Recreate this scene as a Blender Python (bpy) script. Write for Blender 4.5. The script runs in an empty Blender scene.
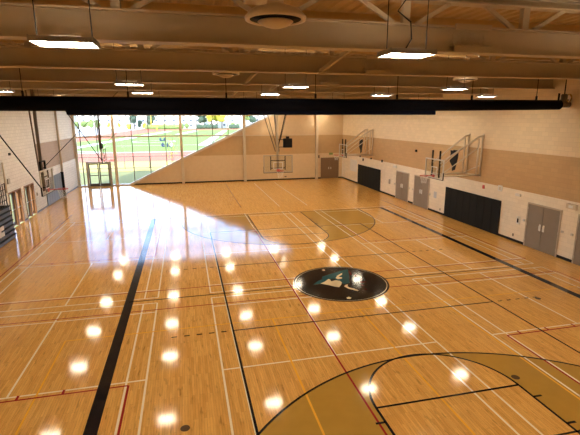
import bpy, bmesh, math, random
from mathutils import Vector, Matrix
random.seed(7)
SC = bpy.context.scene
COL = SC.collection
# ------------------------------------------------------------------ camera
FPX = 437.04
CY, SY = math.cos(.2327), math.sin(.2327)
CP, SP = math.cos(.2219), math.sin(.2219)
CR, SR = math.cos(-.0027), math.sin(-.0027)
CAM = Vector((-5.617, -15.157, 6.2145))
FWD = Vector((SY*CP, CY*CP, -SP))
r0 = Vector((CY, -SY, 0)); u0 = r0.cross(FWD)
RGT = CR*r0 + SR*u0; UPV = -SR*r0 + CR*u0
cam = bpy.data.cameras.new('camera'); co = bpy.data.objects.new('camera', cam); COL.objects.link(co)
cam.sensor_width = 36; cam.lens = FPX/580*36; cam.clip_end = 2000; cam.clip_start = .05
m = Matrix((RGT, UPV, -FWD)).transposed().to_4x4(); m.translation = CAM
co.matrix_world = m
SC.camera = co
def at(px, py, axis, val):
    d = FWD + ((px-290)/FPX)*RGT + ((217.5-py)/FPX)*UPV
    return CAM + d*((val-CAM[axis])/d[axis])
# ------------------------------------------------------------------ view, world, sun
vs = SC.view_settings
vs.view_transform = 'Standard'; vs.look = 'None'; vs.exposure = 0.0; vs.gamma = 1; vs.use_curve_mapping = False
LAMP = 74.0
SKYK = 1.75
w = bpy.data.worlds.new('World'); SC.world = w; w.use_nodes = True
nt = w.node_tree; nt.nodes.clear()
N = nt.nodes.new; Lk = nt.links.new
out = N('ShaderNodeOutputWorld'); bg = N('ShaderNodeBackground'); bg.inputs['Strength'].default_value = SKYK
tc = N('ShaderNodeTexCoord'); sx = N('ShaderNodeSeparateXYZ'); Lk(tc.outputs['Generated'], sx.inputs[0])
rp = N('ShaderNodeValToRGB'); Lk(sx.outputs['Z'], rp.inputs[0])
el = rp.color_ramp.elements
el[0].position = 0.0; el[0].color = (2.2, 2.3, 2.5, 1)
el[1].position = 1.0; el[1].color = (.75, .9, 1.2, 1)
e = el.new(.13); e.color = (2.4, 2.6, 2.9, 1)
e = el.new(.21); e.color = (1.6, 2.6, 4.6, 1)
e = el.new(.40); e.color = (.8, 1.1, 1.9, 1)
mp = N('ShaderNodeMapping'); mp.inputs['Scale'].default_value = (3, 3, 14); Lk(tc.outputs['Generated'], mp.inputs[0])
nz = N('ShaderNodeTexNoise'); nz.inputs['Scale'].default_value = 1.6; nz.inputs['Detail'].default_value = 5; Lk(mp.outputs[0], nz.inputs[0])
cr = N('ShaderNodeValToRGB'); cr.color_ramp.elements[0].position = .50; cr.color_ramp.elements[1].position = .80; Lk(nz.outputs[0], cr.inputs[0])
mx = N('ShaderNodeMix'); mx.data_type = 'RGBA'; Lk(cr.outputs[0], mx.inputs[0]); Lk(rp.outputs[0], mx.inputs[6]); mx.inputs[7].default_value = (3.6, 3.7, 4.0, 1)
Lk(mx.outputs[2], bg.inputs[0]); Lk(bg.outputs[0], out.inputs[0])
sun = bpy.data.lights.new('sun', 'SUN'); sun.energy = 8; sun.angle = .01; sun.color = (1, .92, .78)
so = bpy.data.objects.new('sun', sun); COL.objects.link(so)
so.rotation_euler = Vector((.25, .85, -.56)).to_track_quat('-Z', 'Y').to_euler()

# ------------------------------------------------------------------ materials
M = {}
def mat(name, col, rough=.6, metal=0.0, bump=None, emit=None, spec=None, alpha=None):
    m = bpy.data.materials.new(name); m.use_nodes = True; M[name] = m
    b = m.node_tree.nodes['Principled BSDF']; nt = m.node_tree
    b.inputs['Base Color'].default_value = (*col, 1); b.inputs['Roughness'].default_value = rough
    b.inputs['Metallic'].default_value = metal
    if spec is not None: b.inputs['Specular IOR Level'].default_value = spec
    if emit: b.inputs['Emission Color'].default_value = (*emit[0], 1); b.inputs['Emission Strength'].default_value = emit[1]
    if not emit:
        nz = nt.nodes.new('ShaderNodeTexNoise'); nz.inputs['Scale'].default_value = bump[0] if bump else 3
        nz.inputs['Detail'].default_value = 4
        tc = nt.nodes.new('ShaderNodeTexCoord'); nt.links.new(tc.outputs['Object'], nz.inputs[0])
        mr = nt.nodes.new('ShaderNodeMapRange'); mr.inputs[3].default_value = .9; mr.inputs[4].default_value = 1.08
        nt.links.new(nz.outputs[0], mr.inputs[0])
        mx = nt.nodes.new('ShaderNodeVectorMath'); mx.operation = 'SCALE'; mx.inputs[0].default_value = col
        nt.links.new(mr.outputs[0], mx.inputs['Scale']); nt.links.new(mx.outputs[0], b.inputs['Base Color'])
        if bump:
            bp = nt.nodes.new('ShaderNodeBump'); bp.inputs['Strength'].default_value = bump[1]; bp.inputs['Distance'].default_value = .02
            nt.links.new(nz.outputs[0], bp.inputs['Height']); nt.links.new(bp.outputs[0], b.inputs['Normal'])
    return m
def floor_gloss(m, r=.085):
    """the varnish over wood and paint alike: faint waviness of the boards"""
    nt = m.node_tree; b = nt.nodes['Principled BSDF']
    b.inputs['Roughness'].default_value = r
    tc = nt.nodes.new('ShaderNodeTexCoord'); mp = nt.nodes.new('ShaderNodeMapping')
    mp.inputs['Scale'].default_value = (7, .9, 1); nt.links.new(tc.outputs['Object'], mp.inputs[0])
    nz = nt.nodes.new('ShaderNodeTexNoise'); nz.inputs['Scale'].default_value = 1.0; nz.inputs['Detail'].default_value = 2
    nt.links.new(mp.outputs[0], nz.inputs[0])
    bp = nt.nodes.new('ShaderNodeBump'); bp.inputs['Strength'].default_value = .085; bp.inputs['Distance'].default_value = .006
    nt.links.new(nz.outputs[0], bp.inputs['Height']); nt.links.new(bp.outputs[0], b.inputs['Normal'])
    b.inputs['Specular IOR Level'].default_value = .26
def wood_floor():
    m = bpy.data.materials.new('maple_floor'); m.use_nodes = True; M['maple'] = m
    nt = m.node_tree; b = nt.nodes['Principled BSDF']; n = nt.nodes.new; l = nt.links.new
    tc = n('ShaderNodeTexCoord'); sp = n('ShaderNodeSeparateXYZ'); cb = n('ShaderNodeCombineXYZ')
    l(tc.outputs['Object'], sp.inputs[0]); l(sp.outputs['Y'], cb.inputs['X']); l(sp.outputs['X'], cb.inputs['Y'])
    br = n('ShaderNodeTexBrick'); l(cb.outputs[0], br.inputs[0])
    br.inputs['Scale'].default_value = 1; br.inputs['Brick Width'].default_value = .85; br.inputs['Row Height'].default_value = .057
    br.inputs['Mortar Size'].default_value = .0012; br.inputs['Bias'].default_value = -.15
    br.inputs['Color1'].default_value = (.76, .42, .115, 1); br.inputs['Color2'].default_value = (.63, .32, .078, 1); br.inputs['Mortar'].default_value = (.3, .14, .05, 1)
    br.offset = .37; br.offset_frequency = 3
    mp = n('ShaderNodeMapping'); mp.inputs['Scale'].default_value = (30, 1.6, 1); l(tc.outputs['Object'], mp.inputs[0])
    nz = n('ShaderNodeTexNoise'); nz.inputs['Scale'].default_value = 1.2; nz.inputs['Detail'].default_value = 6; l(mp.outputs[0], nz.inputs[0])
    mr = n('ShaderNodeMapRange'); mr.inputs[1].default_value = .3; mr.inputs[2].default_value = .7; mr.inputs[3].default_value = .87; mr.inputs[4].default_value = 1.1; l(nz.outputs[0], mr.inputs[0])
    # scattered dark heartwood flecks
    mp2 = n('ShaderNodeMapping'); mp2.inputs['Scale'].default_value = (13, 2.2, 1); l(tc.outputs['Object'], mp2.inputs[0])
    n2 = n('ShaderNodeTexNoise'); n2.inputs['Scale'].default_value = 1.0; n2.inputs['Detail'].default_value = 3; l(mp2.outputs[0], n2.inputs[0])
    m2 = n('ShaderNodeMapRange'); m2.inputs[1].default_value = .61; m2.inputs[2].default_value = .70; m2.inputs[3].default_value = 1; m2.inputs[4].default_value = .66; l(n2.outputs[0], m2.inputs[0])
    mu = n('ShaderNodeMath'); mu.operation = 'MULTIPLY'; l(mr.outputs[0], mu.inputs[0]); l(m2.outputs[0], mu.inputs[1])
    vm = n('ShaderNodeVectorMath'); vm.operation = 'SCALE'; l(br.outputs['Color'], vm.inputs[0]); l(mu.outputs[0], vm.inputs['Scale'])
    l(vm.outputs[0], b.inputs['Base Color'])
    floor_gloss(m)
wood_floor()
def cmu(name, col, ax, joint=.82):
    """painted concrete block; ax = the wall's horizontal axis"""
    m = bpy.data.materials.new(name); m.use_nodes = True; M[name] = m
    nt = m.node_tree; b = nt.nodes['Principled BSDF']; n = nt.nodes.new; l = nt.links.new
    tc = n('ShaderNodeTexCoord'); sp = n('ShaderNodeSeparateXYZ'); cb = n('ShaderNodeCombineXYZ')
    l(tc.outputs['Object'], sp.inputs[0]); l(sp.outputs[ax], cb.inputs['X']); l(sp.outputs['Z'], cb.inputs['Y'])
    br = n('ShaderNodeTexBrick'); l(cb.outputs[0], br.inputs[0])
    br.inputs['Scale'].default_value = 1; br.inputs['Brick Width'].default_value = .4; br.inputs['Row Height'].default_value = .2
    br.inputs['Mortar Size'].default_value = .009; br.inputs['Mortar Smooth'].default_value = .4
    br.inputs['Color1'].default_value = (*[c*1.03 for c in col], 1); br.inputs['Color2'].default_value = (*[c*.95 for c in col], 1)
    br.inputs['Mortar'].default_value = (*[c*joint for c in col], 1)
    l(br.outputs['Color'], b.inputs['Base Color']); b.inputs['Roughness'].default_value = .55
    iv = n('ShaderNodeMath'); iv.operation = 'SUBTRACT'; iv.inputs[0].default_value = 1; l(br.outputs['Fac'], iv.inputs[1])
    bp = n('ShaderNodeBump'); bp.inputs['Strength'].default_value = .5; bp.inputs['Distance'].default_value = .008
    l(iv.outputs[0], bp.inputs['Height']); l(bp.outputs[0], b.inputs['Normal'])
    return m
def glassmat(name, tint=(1, 1, 1), k=.5):
    m = bpy.data.materials.new(name); m.use_nodes = True; M[name] = m
    nt = m.node_tree; nt.nodes.clear(); n = nt.nodes.new; l = nt.links.new
    o = n('ShaderNodeOutputMaterial'); t = n('ShaderNodeBsdfTransparent'); g = n('ShaderNodeBsdfGlossy'); mx = n('ShaderNodeMixShader')
    t.inputs[0].default_value = (*tint, 1); g.inputs['Roughness'].default_value = .02
    f = n('ShaderNodeLayerWeight'); f.inputs[0].default_value = .5
    pw = n('ShaderNodeMath'); pw.operation = 'POWER'; pw.inputs[1].default_value = 4; l(f.outputs['Facing'], pw.inputs[0])
    mu = n('ShaderNodeMath'); mu.operation = 'MULTIPLY_ADD'; mu.inputs[1].default_value = k; mu.inputs[2].default_value = .03
    l(pw.outputs[0], mu.inputs[0]); l(mu.outputs[0], mx.inputs[0]); l(t.outputs[0], mx.inputs[1]); l(g.outputs[0], mx.inputs[2]); l(mx.outputs[0], o.inputs[0])
    return m
def chain(name, col):
    m = mat(name, col, .7); return m

cmu('cmu_cream_y', (.82, .67, .46), 'Y', .88); cmu('cmu_white_y', (.88, .79, .65), 'Y', .88); cmu('cmu_tan_y', (.56, .36, .17), 'Y', .88)
cmu('cmu_left_y', (.80, .77, .71), 'Y', .7); cmu('cmu_lefttan_y', (.40, .27, .17), 'Y')
mat('panel_cream', (.70, .53, .33), .5); mat('panel_tan', (.54, .36, .18), .5); mat('column_paint', (.64, .53, .38), .45)
mat('beam_paint', (.50, .41, .28), .5); mat('deck_paint', (.48, .35, .20), .6, bump=(6, .1)); mat('lit_deck_ochre', (.55, .38, .18), .6)
mat('mullion_bronze', (.11, .095, .08), .4, .3); mat('sill_trim', (.62, .58, .52), .35)
mat('black_rubber_and_shade', (.010, .010, .010), .7, spec=.2); mat('black_vinyl', (.004, .004, .007), .85, spec=.08); mat('navy_vinyl', (.004, .005, .014), .85, spec=.08)  # the rubber black also paints shade in diffuser recesses and bleacher gaps
mat('pad_black', (.018, .019, .019), .8, spec=.12); mat('pad_grey', (.16, .18, .21), .5); mat('bleacher_grey', (.085, .095, .115), .5)
mat('door_grey', (.25, .21, .17), .45); mat('door_brown', (.20, .125, .07), .45); mat('door_frame', (.50, .42, .33), .45); mat('steel', (.62, .6, .56), .3, .8)
mat('white_plate', (.8, .8, .78), .4); mat('frame_silver', (.62, .60, .55), .35); mat('steel_black', (.012, .011, .011), .7, spec=.15); mat('grey_steel', (.45, .41, .35), .4, .2)
mat('tube_cream', (.66, .56, .43), .4); mat('tube_brown', (.13, .095, .06), .45); mat('rim_orange', (.55, .05, .03), .4); mat('net_white', (.8, .78, .74), .7)
mat('oak', (.26, .12, .045), .4); mat('target_white', (.8, .8, .78), .4); mat('yellow_cord', (.55, .30, .03), .4)
mat('duct_white', (.66, .55, .40), .4); mat('lamp_housing', (.35, .32, .28), .35, .4)
mat('tube_light', (1, 1, 1), .4, emit=((1, .86, .64), LAMP)); mat('paint_black', (.010, .010, .012), .3)
for k, c in dict(line_black=(.010, .009, .012), line_white=(.88, .78, .58), line_yellow=(.85, .44, .05), line_red=(.32, .02, .02), gold=(.46, .26, .048),
                 logo_black=(.012, .009, .008), logo_teal=(.022, .085, .095), logo_cream=(.74, .62, .38), logo_red=(.10, .02, .015), sleeve=(.1, .06, .03)).items():
    floor_gloss(mat(k, c, .2))
glassmat('window_glass', (.97, .985, .99), .5); glassmat('board_glass', (.93, .95, .94), .4)
mat('field_green', (.20, .34, .05), .9); mat('field_light', (.26, .47, .14), .9); mat('track_red', (.60, .17, .09), .9); mat('turf_white', (.85, .88, .85), .8)
mat('dry_grass', (.62, .50, .14), .95); mat('ground_green', (.24, .26, .09), .95); mat('pavement', (.62, .62, .6), .9)
mat('house_white', (.82, .82, .8), .8); mat('house_grey', (.55, .58, .62), .8); mat('house_roof', (.35, .36, .38), .8); mat('house_window', (.12, .15, .2), .2)
mat('leaf_dark', (.07, .12, .08), .8, bump=(2, .8)); mat('leaf_green', (.22, .32, .10), .8, bump=(2, .8)); mat('leaf_yellow', (.55, .55, .06), .8, bump=(2, .8)); mat('bark', (.12, .08, .05), .9)
mat('cloth_blue', (.04, .06, .14), .8); mat('cloth_white', (.8, .8, .8), .8); mat('skin_tone', (.5, .3, .2), .6)
mat('fence_steel', (.14, .14, .13), .5, .3); mat('post_yellow', (.75, .65, .08), .5)

for k in ('logo_black', 'logo_teal', 'logo_cream', 'logo_red'): M[k].node_tree.nodes['Principled BSDF'].inputs['Specular IOR Level'].default_value = .14

# ------------------------------------------------------------------ helpers
class MB:
    def __init__(s): s.bm = bmesh.new(); s.mats = []
    def mi(s, m):
        if m not in s.mats: s.mats.append(m)
        return s.mats.index(m)
    def _m(s, fs, m):
        if m:
            i = s.mi(m)
            for f in fs: f.material_index = i
    def box(s, a, b, m=None):
        x0, y0, z0 = [min(p, q) for p, q in zip(a, b)]; x1, y1, z1 = [max(p, q) for p, q in zip(a, b)]
        v = [s.bm.verts.new(p) for p in ((x0,y0,z0),(x1,y0,z0),(x1,y1,z0),(x0,y1,z0),(x0,y0,z1),(x1,y0,z1),(x1,y1,z1),(x0,y1,z1))]
        s._m([s.bm.faces.new([v[i] for i in q]) for q in ((3,2,1,0),(4,5,6,7),(0,1,5,4),(1,2,6,5),(2,3,7,6),(3,0,4,7))], m); return s
    def beam(s, a, b, w_, h_, m=None, up=(0,0,1)):
        """rectangular bar from a to b"""
        a = Vector(a); b = Vector(b); d = (b-a).normalized(); up = Vector(up)
        if abs(d.dot(up)) > .99: up = Vector((0,1,0))
        sd = d.cross(up).normalized(); u = sd.cross(d)
        v = [s.bm.verts.new(p + sd*(i*w_/2) + u*(j*h_/2)) for p in (a, b) for i, j in ((-1,-1),(1,-1),(1,1),(-1,1))]
        s._m([s.bm.faces.new([v[i] for i in q]) for q in ((0,1,2,3),(7,6,5,4),(0,4,5,1),(1,5,6,2),(2,6,7,3),(3,7,4,0))], m); return s
    def tube(s, pts, r, n=8, m=None, cap=True):
        pts = [Vector(p) for p in pts]; rings = []
        for i, p in enumerate(pts):
            d = (pts[min(i+1, len(pts)-1)] - pts[max(i-1, 0)]).normalized()
            up = Vector((0,0,1)) if abs(d.z) < .95 else Vector((0,1,0))
            sd = d.cross(up).normalized(); u = sd.cross(d); rr = r[i] if isinstance(r, (list, tuple)) else r
            rings.append([s.bm.verts.new(p + (sd*math.cos(t)+u*math.sin(t))*rr) for t in [2*math.pi*k/n for k in range(n)]])
        fs = []
        for A, B in zip(rings, rings[1:]):
            for k in range(n): fs.append(s.bm.faces.new((A[k], B[k], B[(k+1)%n], A[(k+1)%n])))
        if cap: fs.append(s.bm.faces.new(rings[0])); fs.append(s.bm.faces.new(rings[-1][::-1]))
        for f in fs: f.smooth = True
        s._m(fs, m); return s
    def poly(s, pts, m=None):
        f = s.bm.faces.new([s.bm.verts.new(p) for p in pts]); s._m([f], m); return s
    def prism(s, pts, vec, m=None):
        vec = Vector(vec); a = [s.bm.verts.new(p) for p in pts]; b = [s.bm.verts.new(Vector(p)+vec) for p in pts]; n = len(a)
        fs = [s.bm.faces.new(a), s.bm.faces.new(b[::-1])] + [s.bm.faces.new((a[i], b[i], b[(i+1)%n], a[(i+1)%n])) for i in range(n)]
        s._m(fs, m); return s
    def lathe(s, prof, c, n=24, m=None, axis='z'):
        rings = []
        for r, z in prof: rings.append([s.bm.verts.new((c[0]+r*math.cos(2*math.pi*k/n), c[1]+r*math.sin(2*math.pi*k/n), c[2]+z)) for k in range(n)])
        fs = [s.bm.faces.new((A[k], A[(k+1)%n], B[(k+1)%n], B[k])) for A, B in zip(rings, rings[1:]) for k in range(n)]
        for f in fs: f.smooth = True
        s._m(fs, m); return s
    def torus(s, c, R, r, n=24, k=6, m=None):
        return s.tube([(c[0]+R*math.cos(2*math.pi*i/n), c[1]+R*math.sin(2*math.pi*i/n), c[2]) for i in range(n+1)], r, k, m, False)
    def build(s, name, material=None, parent=None, bevel=0, world=True):
        if s.bm.faces: bmesh.ops.recalc_face_normals(s.bm, faces=s.bm.faces)
        me = bpy.data.meshes.new(name); s.bm.to_mesh(me); s.bm.free()
        if s.mats:
            for k in s.mats: me.materials.append(M[k])
        else: me.materials.append(M[material])
        o = bpy.data.objects.new(name, me); COL.objects.link(o)
        if parent:
            o.parent = parent
            if world:   # geometry was given in world space: pull it into the parent's frame
                pl = Matrix.LocRotScale(parent.location, parent.rotation_euler, parent.scale)
                q = parent.parent
                while q: pl = Matrix.LocRotScale(q.location, q.rotation_euler, q.scale) @ pl; q = q.parent
                me.transform(pl.inverted())
        if bevel:
            bv = o.modifiers.new('bevel', 'BEVEL'); bv.width = bevel; bv.segments = 2; bv.limit_method = 'ANGLE'
        return o
def tag(o, label=None, cat=None, group=None, kind=None):
    if label: o['label'] = label
    if cat: o['category'] = cat
    if group: o['group'] = group
    if kind: o['kind'] = kind
    return o
def empty(name, loc, label=None, cat=None, group=None, kind=None, rz=0):
    o = bpy.data.objects.new(name, None); COL.objects.link(o); o.location = loc; o.rotation_euler = (0,0,rz); o.empty_display_size = .2
    return tag(o, label, cat, group, kind)
def kids(o): return [c for c in list(bpy.data.objects) if c.parent == o]
def copy_tree(o, parent=None):
    c = o.copy(); COL.objects.link(c); c.parent = parent
    for ch in kids(o): copy_tree(ch, c)
    return c
ORD = ['first','second','third','fourth','fifth','sixth','seventh','eighth','ninth','tenth','eleventh','twelfth']

# ------------------------------------------------------------------ the hall
XR, XL, YF, YN, ZC = 10.68, -15.63, 29.33, -19.0, 8.62
fl = MB().poly([(XL,YN,0),(XR,YN,0),(XR,YF,0),(XL,YF,0)]).build('floor', 'maple')
tag(fl, 'glossy maple gymnasium floor with painted court lines', 'floor', kind='structure')

# -- painted markings: children of the floor, one per paint
def strip(mb, x0, y0, x1, y1, w_, z):
    d = Vector((x1-x0, y1-y0, 0)).normalized(); n = Vector((-d.y, d.x, 0))*(w_/2)
    a = Vector((x0,y0,z)); b = Vector((x1,y1,z)); mb.poly([a-n, b-n, b+n, a+n])
def arc(mb, cx, cy, r, a0, a1, w_, z, n=64):
    P = [(math.cos(math.radians(a0+(a1-a0)*i/n)), math.sin(math.radians(a0+(a1-a0)*i/n))) for i in range(n+1)]
    for (c0, s0), (c1, s1) in zip(P, P[1:]):
        mb.poly([(cx+c0*(r-w_/2), cy+s0*(r-w_/2), z), (cx+c1*(r-w_/2), cy+s1*(r-w_/2), z), (cx+c1*(r+w_/2), cy+s1*(r+w_/2), z), (cx+c0*(r+w_/2), cy+s0*(r+w_/2), z)])
BL, FT, SW, R3 = 13.22, 7.36, 7.80, 6.06
for sg, lab in ((-1, 'gold painted three point area at the near end'), (1, 'gold painted three point area at the far end')):
    mb = MB(); z = .0006; n = 48
    c3 = BL-1.58
    # region between the 3-pt outline and the key + free throw circle, in quads
    outer = []; inner = []
    for i in range(n+1):
        a = math.pi*i/n
        outer.append((R3*math.cos(a), c3-R3*math.sin(a))); inner.append((1.83*math.cos(a), FT-1.83*math.sin(a)))
    outer = [(R3, BL)] + outer + [(-R3, BL)]; inner = [(1.83, BL)] + inner + [(-1.83, BL)]
    for i in range(len(outer)-1):
        q = [outer[i], outer[i+1], inner[i+1], inner[i]]
        mb.poly([(x, y*sg, z) for x, y in q])
    tag(mb.build('three_point_area', 'gold', fl), lab)
W = MB(); z = .0012; w_ = .05
for s in (-1, 1):
    e0, ls, ss, s2, e1, l1 = (-.33, -1.09, -5.05, -9.01, -13.73, -12.97) if s < 0 else (.15, .91, 4.87, 8.83, 13.55, 12.79)
    for x0, x1 in ((-12.95, -6.84), (-4.99, 1.07), (2.88, 8.98)):
        cx = (x0+x1)/2
        for x in (x0, x0+.46, x1-.46, x1): strip(W, x, e0, x, e1, w_, z)
        for y in (e0, ls, ss, s2, l1, e1): strip(W, x0, y, x1, y, w_, z)
        strip(W, cx, e0, cx, ss, w_, z); strip(W, cx, s2, cx, e1, w_, z)
for x in (.85, 2.92): strip(W, x, 15.4, x, 27.5, w_, z)
tag(W.build('court_line', 'line_white', fl), 'cream white badminton court lines')
Y = MB(); z = .0018
for x in (-9.26, -3.2, -.25, 2.78, 8.8): strip(Y, x, -2.5, x, -16, w_, z)
strip(Y, -9.26, -2.5, 8.8, -2.5, w_, z)
tag(Y.build('court_line', 'line_yellow', fl), 'yellow court lines')
R = MB(); z = .0024
for y in (.8, -.91): strip(R, -13.19, y, 9.15, y, .05, z)
for y0, y1 in ((.8, 16), (-.91, -16)):
    for x in (-13.19, 9.15): strip(R, x, y0, x, y1, .05, z)
for s in (-1, 1):
    strip(R, -13.19, s*5.2, -7.24, s*5.2, .05, z); strip(R, -7.24, s*5.2, -7.24, s*13, .05, z)
    strip(R, 3.28, s*5.2, 9.15, s*5.2, .05, z); strip(R, 3.28, s*5.2, 3.28, s*(9.2 if s > 0 else 13), .05, z)
    for x in (-9.66, -8.69, -10.64, -11.6, 3.77, 4.74, 5.71, 6.68): strip(R, x, s*5.2, x, s*5.02, .06, z)
strip(R, -1.98, -12, -1.98, 9.4, .05, z); strip(R, -1.93, 15.6, -1.93, 28, .05, z)
strip(R, 6.7, 9.04, 7.0, 9.04, .12, z)
tag(R.build('court_line', 'line_red', fl), 'dark red court lines')
K = MB(); z = .003
for s in (-1, 1):
    strip(K, s*SW, -BL, s*SW, BL, .28, z)
    strip(K, -SW, s*BL, SW, s*BL, .09, z)
    for q in (-1, 1):
        strip(K, q*1.83, s*BL, q*1.83, s*FT, .06, z)
        for y in (7.83, 8.75, 9.67, 10.85): strip(K, q*1.83, s*y, q*2.05, s*y, .06, z)
        strip(K, q*R3, s*BL, q*R3, s*(BL-1.58), .06, z)
    strip(K, -1.83, s*FT, 1.83, s*FT, .06, z)
    arc(K, 0, s*FT, 1.83, 0, -s*180, .06, z)
    arc(K, 0, s*(BL-1.58), R3, 0, -s*180, .06, z)
    strip(K, s*4.5, -9, s*4.5, 9, .06, z); strip(K, -4.5, s*9, 4.5, s*9, .05, z); strip(K, -4.5, s*3, 4.5, s*3, .055, z)
    for q in (-1, 1):
        for i in range(5): strip(K, q*(4.7+i*.36), s*3, q*(4.86+i*.36), s*3, .055, z)
strip(K, 1.83, -.04, SW, -.04, .06, z); strip(K, -1.83, -.04, -SW, -.04, .06, z)
tag(K.build('court_line', 'line_black', fl), 'black basketball and volleyball lines with broad sidelines')
def disc(mb, cx, cy, r, z, n=64, m=None): mb.poly([(cx+r*math.cos(2*math.pi*i/n), cy+r*math.sin(2*math.pi*i/n), z) for i in range(n)], m)
lg = MB(); disc(lg, 0, 0, 1.85, .0036); lg = tag(lg.build('center_logo', 'logo_black', fl), 'black centre circle with a teal bird head emblem')
rg = MB(); arc(rg, 0, 0, 1.76, 0, 360, .022, .0044, 96); tag(rg.build('emblem_ring', 'logo_cream', lg), 'thin cream ring')
def lpoly(pts, zz, ox=280, oy=250, k=4.833):
    o = []
    for a, b in pts:
        p = at(ox+a/k, oy+b/k, 2, zz); o.append((p.x, p.y, zz))
    return o
tag(MB().poly(lpoly([(160,168),(183,150),(206,140),(202,130),(240,117),(285,103),(328,93),(331,110),(335,128),(334,145),(338,160),(305,165),(296,152),(270,143),(262,138),(236,140),(222,152),(198,163)], .0044)).build('bird_head', 'logo_teal', lg), 'teal bird head')
tag(MB().poly(lpoly([(196,162),(218,152),(235,139),(243,143),(247,151),(270,146),(290,149),(299,157),(297,166),(286,180),(262,176),(238,170)], .0052)).build('bird_beak', 'logo_cream', lg), 'cream beak')
tag(MB().poly(lpoly([(269,136),(276,124),(288,117),(300,111),(300,119),(288,126),(284,130),(300,132),(299,138),(280,141)], .0052)).build('bird_eye', 'logo_cream', lg), 'cream eye')
tag(MB().poly(lpoly([(309,175),(318,168),(328,166),(326,175),(335,181),(356,185),(380,195),(376,199),(352,192),(330,187)], .0052)).build('bird_jaw', 'logo_cream', lg), 'cream jaw stroke')
f = MB()
for q in ([(332,100),(341,108),(351,122),(340,120)], [(385,152),(420,150),(408,156),(392,160)], [(386,165),(414,171),(398,174)], [(403,180),(422,190),(414,194)], [(352,120),(372,118),(366,128)], [(380,140),(395,136),(392,145)]): f.poly(lpoly(q, .0048))
tag(f.build('bird_crest', 'logo_red', lg), 'dark red crest feathers')
f = MB(); f.poly(lpoly([(202,95),(212,93),(219,97),(214,101),(205,100)], .0048)); f.poly(lpoly([(320,231),(332,226),(346,231),(340,236),(326,236)], .0048))
tag(f.build('emblem_mark', 'logo_cream', lg), 'small cream marks inside the ring')
for (px, py) in ((515.5,377.3),(185.2,428.4),(538,298.5)):
    p = at(px, py, 2, 0); d = MB(); disc(d, p.x, p.y, .10, .0038, 20); d.build('net_socket_cover', 'sleeve', fl)

# -- right wall
mb = MB()
for z0, z1, mm in ((0, 2.67, 'cmu_white_y'), (2.67, 4.57, 'cmu_tan_y'), (4.57, ZC+.3, 'cmu_cream_y')): mb.box((XR,YN,z0),(XR+.3,YF+.3,z1), mm)
tag(mb.build('wall_right'), kind='structure')
tag(MB().box((XR-.012,YN,0),(XR-.0005,24.7,.13)).box((XR-.012,24.7,0),(XR-.0005,YF,.13)).build('baseboard_right', 'black_rubber_and_shade'), kind='structure')
# -- near wall behind the camera
mb = MB().box((XL-.3,YN-.3,0),(XR+.3,YN,ZC+.3)); tag(mb.build('wall_near', 'panel_cream'), kind='structure')
# -- left wall with two door openings
D1, D2 = (12.65, 14.65), (15.2, 17.05); DH = 2.12
mb = MB()
for y0, y1 in ((YN, D1[0]), (D1[1], D2[0]), (D2[1], 18.5)): mb.box((XL-.3,y0,0),(XL,y1,DH), 'cmu_left_y')
mb.box((XL-.3,YN,DH),(XL,18.5,ZC+.3), 'cmu_left_y')
for z0, z1, mm in ((0,2.67,'cmu_left_y'),(2.67,4.57,'cmu_lefttan_y'),(4.57,ZC+.3,'cmu_left_y')): mb.box((XL-.3,18.5,z0),(XL,YF+.3,z1), mm)
tag(mb.build('wall_left'), kind='structure')
mb = MB()
for y0, y1 in ((YN, D1[0]-.05), (D1[1]+.05, D2[0]-.05), (D2[1]+.05, YF)): mb.box((XL+.0005,y0,0),(XL+.012,y1,.12))
tag(mb.build('baseboard_left', 'pad_grey'), kind='structure')
# -- far wall under the diagonal
SL = .4667
def rz_(x): return (x+11.0)*SL
mb = MB(); T = .3
xt = ZC/SL-11.0+.6
def farpoly(xa, xb, za, zb, mm):
    """piece of the wedge between za..zb"""
    xa2 = max(xa, za/SL-11.0); pts = []
    # clip: region z<=rz(x)
    xs = sorted(set([xa2, xb, min(max(zb/SL-11.0, xa2), xb)]))
    top = [(x, min(zb, max(za, rz_(x)))) for x in xs]
    pts = [(xa2, za)] + top[0:1]*(top[0][1] > za+1e-6) + top[1:] + [(xb, za)]
    mb.prism([(x, YF, z) for x, z in pts], (0, T, 0), mm)
farpoly(-11, XR+.3, 0, 2.67, 'panel_cream'); farpoly(-11, XR+.3, 2.67, 4.57, 'panel_tan'); farpoly(-11, XR+.3, 4.57, ZC+.3, 'panel_cream')
tag(mb.build('wall_far'), kind='structure')
tag(MB().box((-10.9,YF-.015,0),(8.3,YF-.001,.12)).box((10.3,YF-.015,0),(XR-.02,YF-.001,.12)).build('baseboard_far', 'black_rubber_and_shade'), kind='structure')
a = Vector((-11.35, YF-.02, -.02)); b = Vector((7.6, YF-.02, rz_(7.6)+.13))
mb = MB(); dx = Vector((1,0,SL)).normalized(); nn = Vector((-SL,0,1)).normalized()
A = Vector((-11.0,YF-.12,.0)); B = Vector((7.5,YF-.12,rz_(7.5)))
mb.prism([A, B, B+nn*.12, A+nn*.12+dx*.0], (0,.5,0)); tag(mb.build('trim_1', 'sill_trim'), kind='structure')
mb = MB().prism([A-nn*.12+Vector((0,-.03,0))+dx*.26, B-nn*.12+Vector((0,-.03,0)), B+Vector((0,-.03,0)), A+Vector((0,-.03,0))+dx*.02], (0,.14,0)); tag(mb.build('trim_2', 'column_paint'), kind='structure')
for i, x in enumerate((-12.1, -5.95, .2, 7.78)):
    z0 = 0
    tag(MB().box((x-.13, YF-.30, z0),(x+.13, YF-.05, ZC)).build('trim_%d' % (i+3), 'column_paint', bevel=.01), kind='structure')
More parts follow.
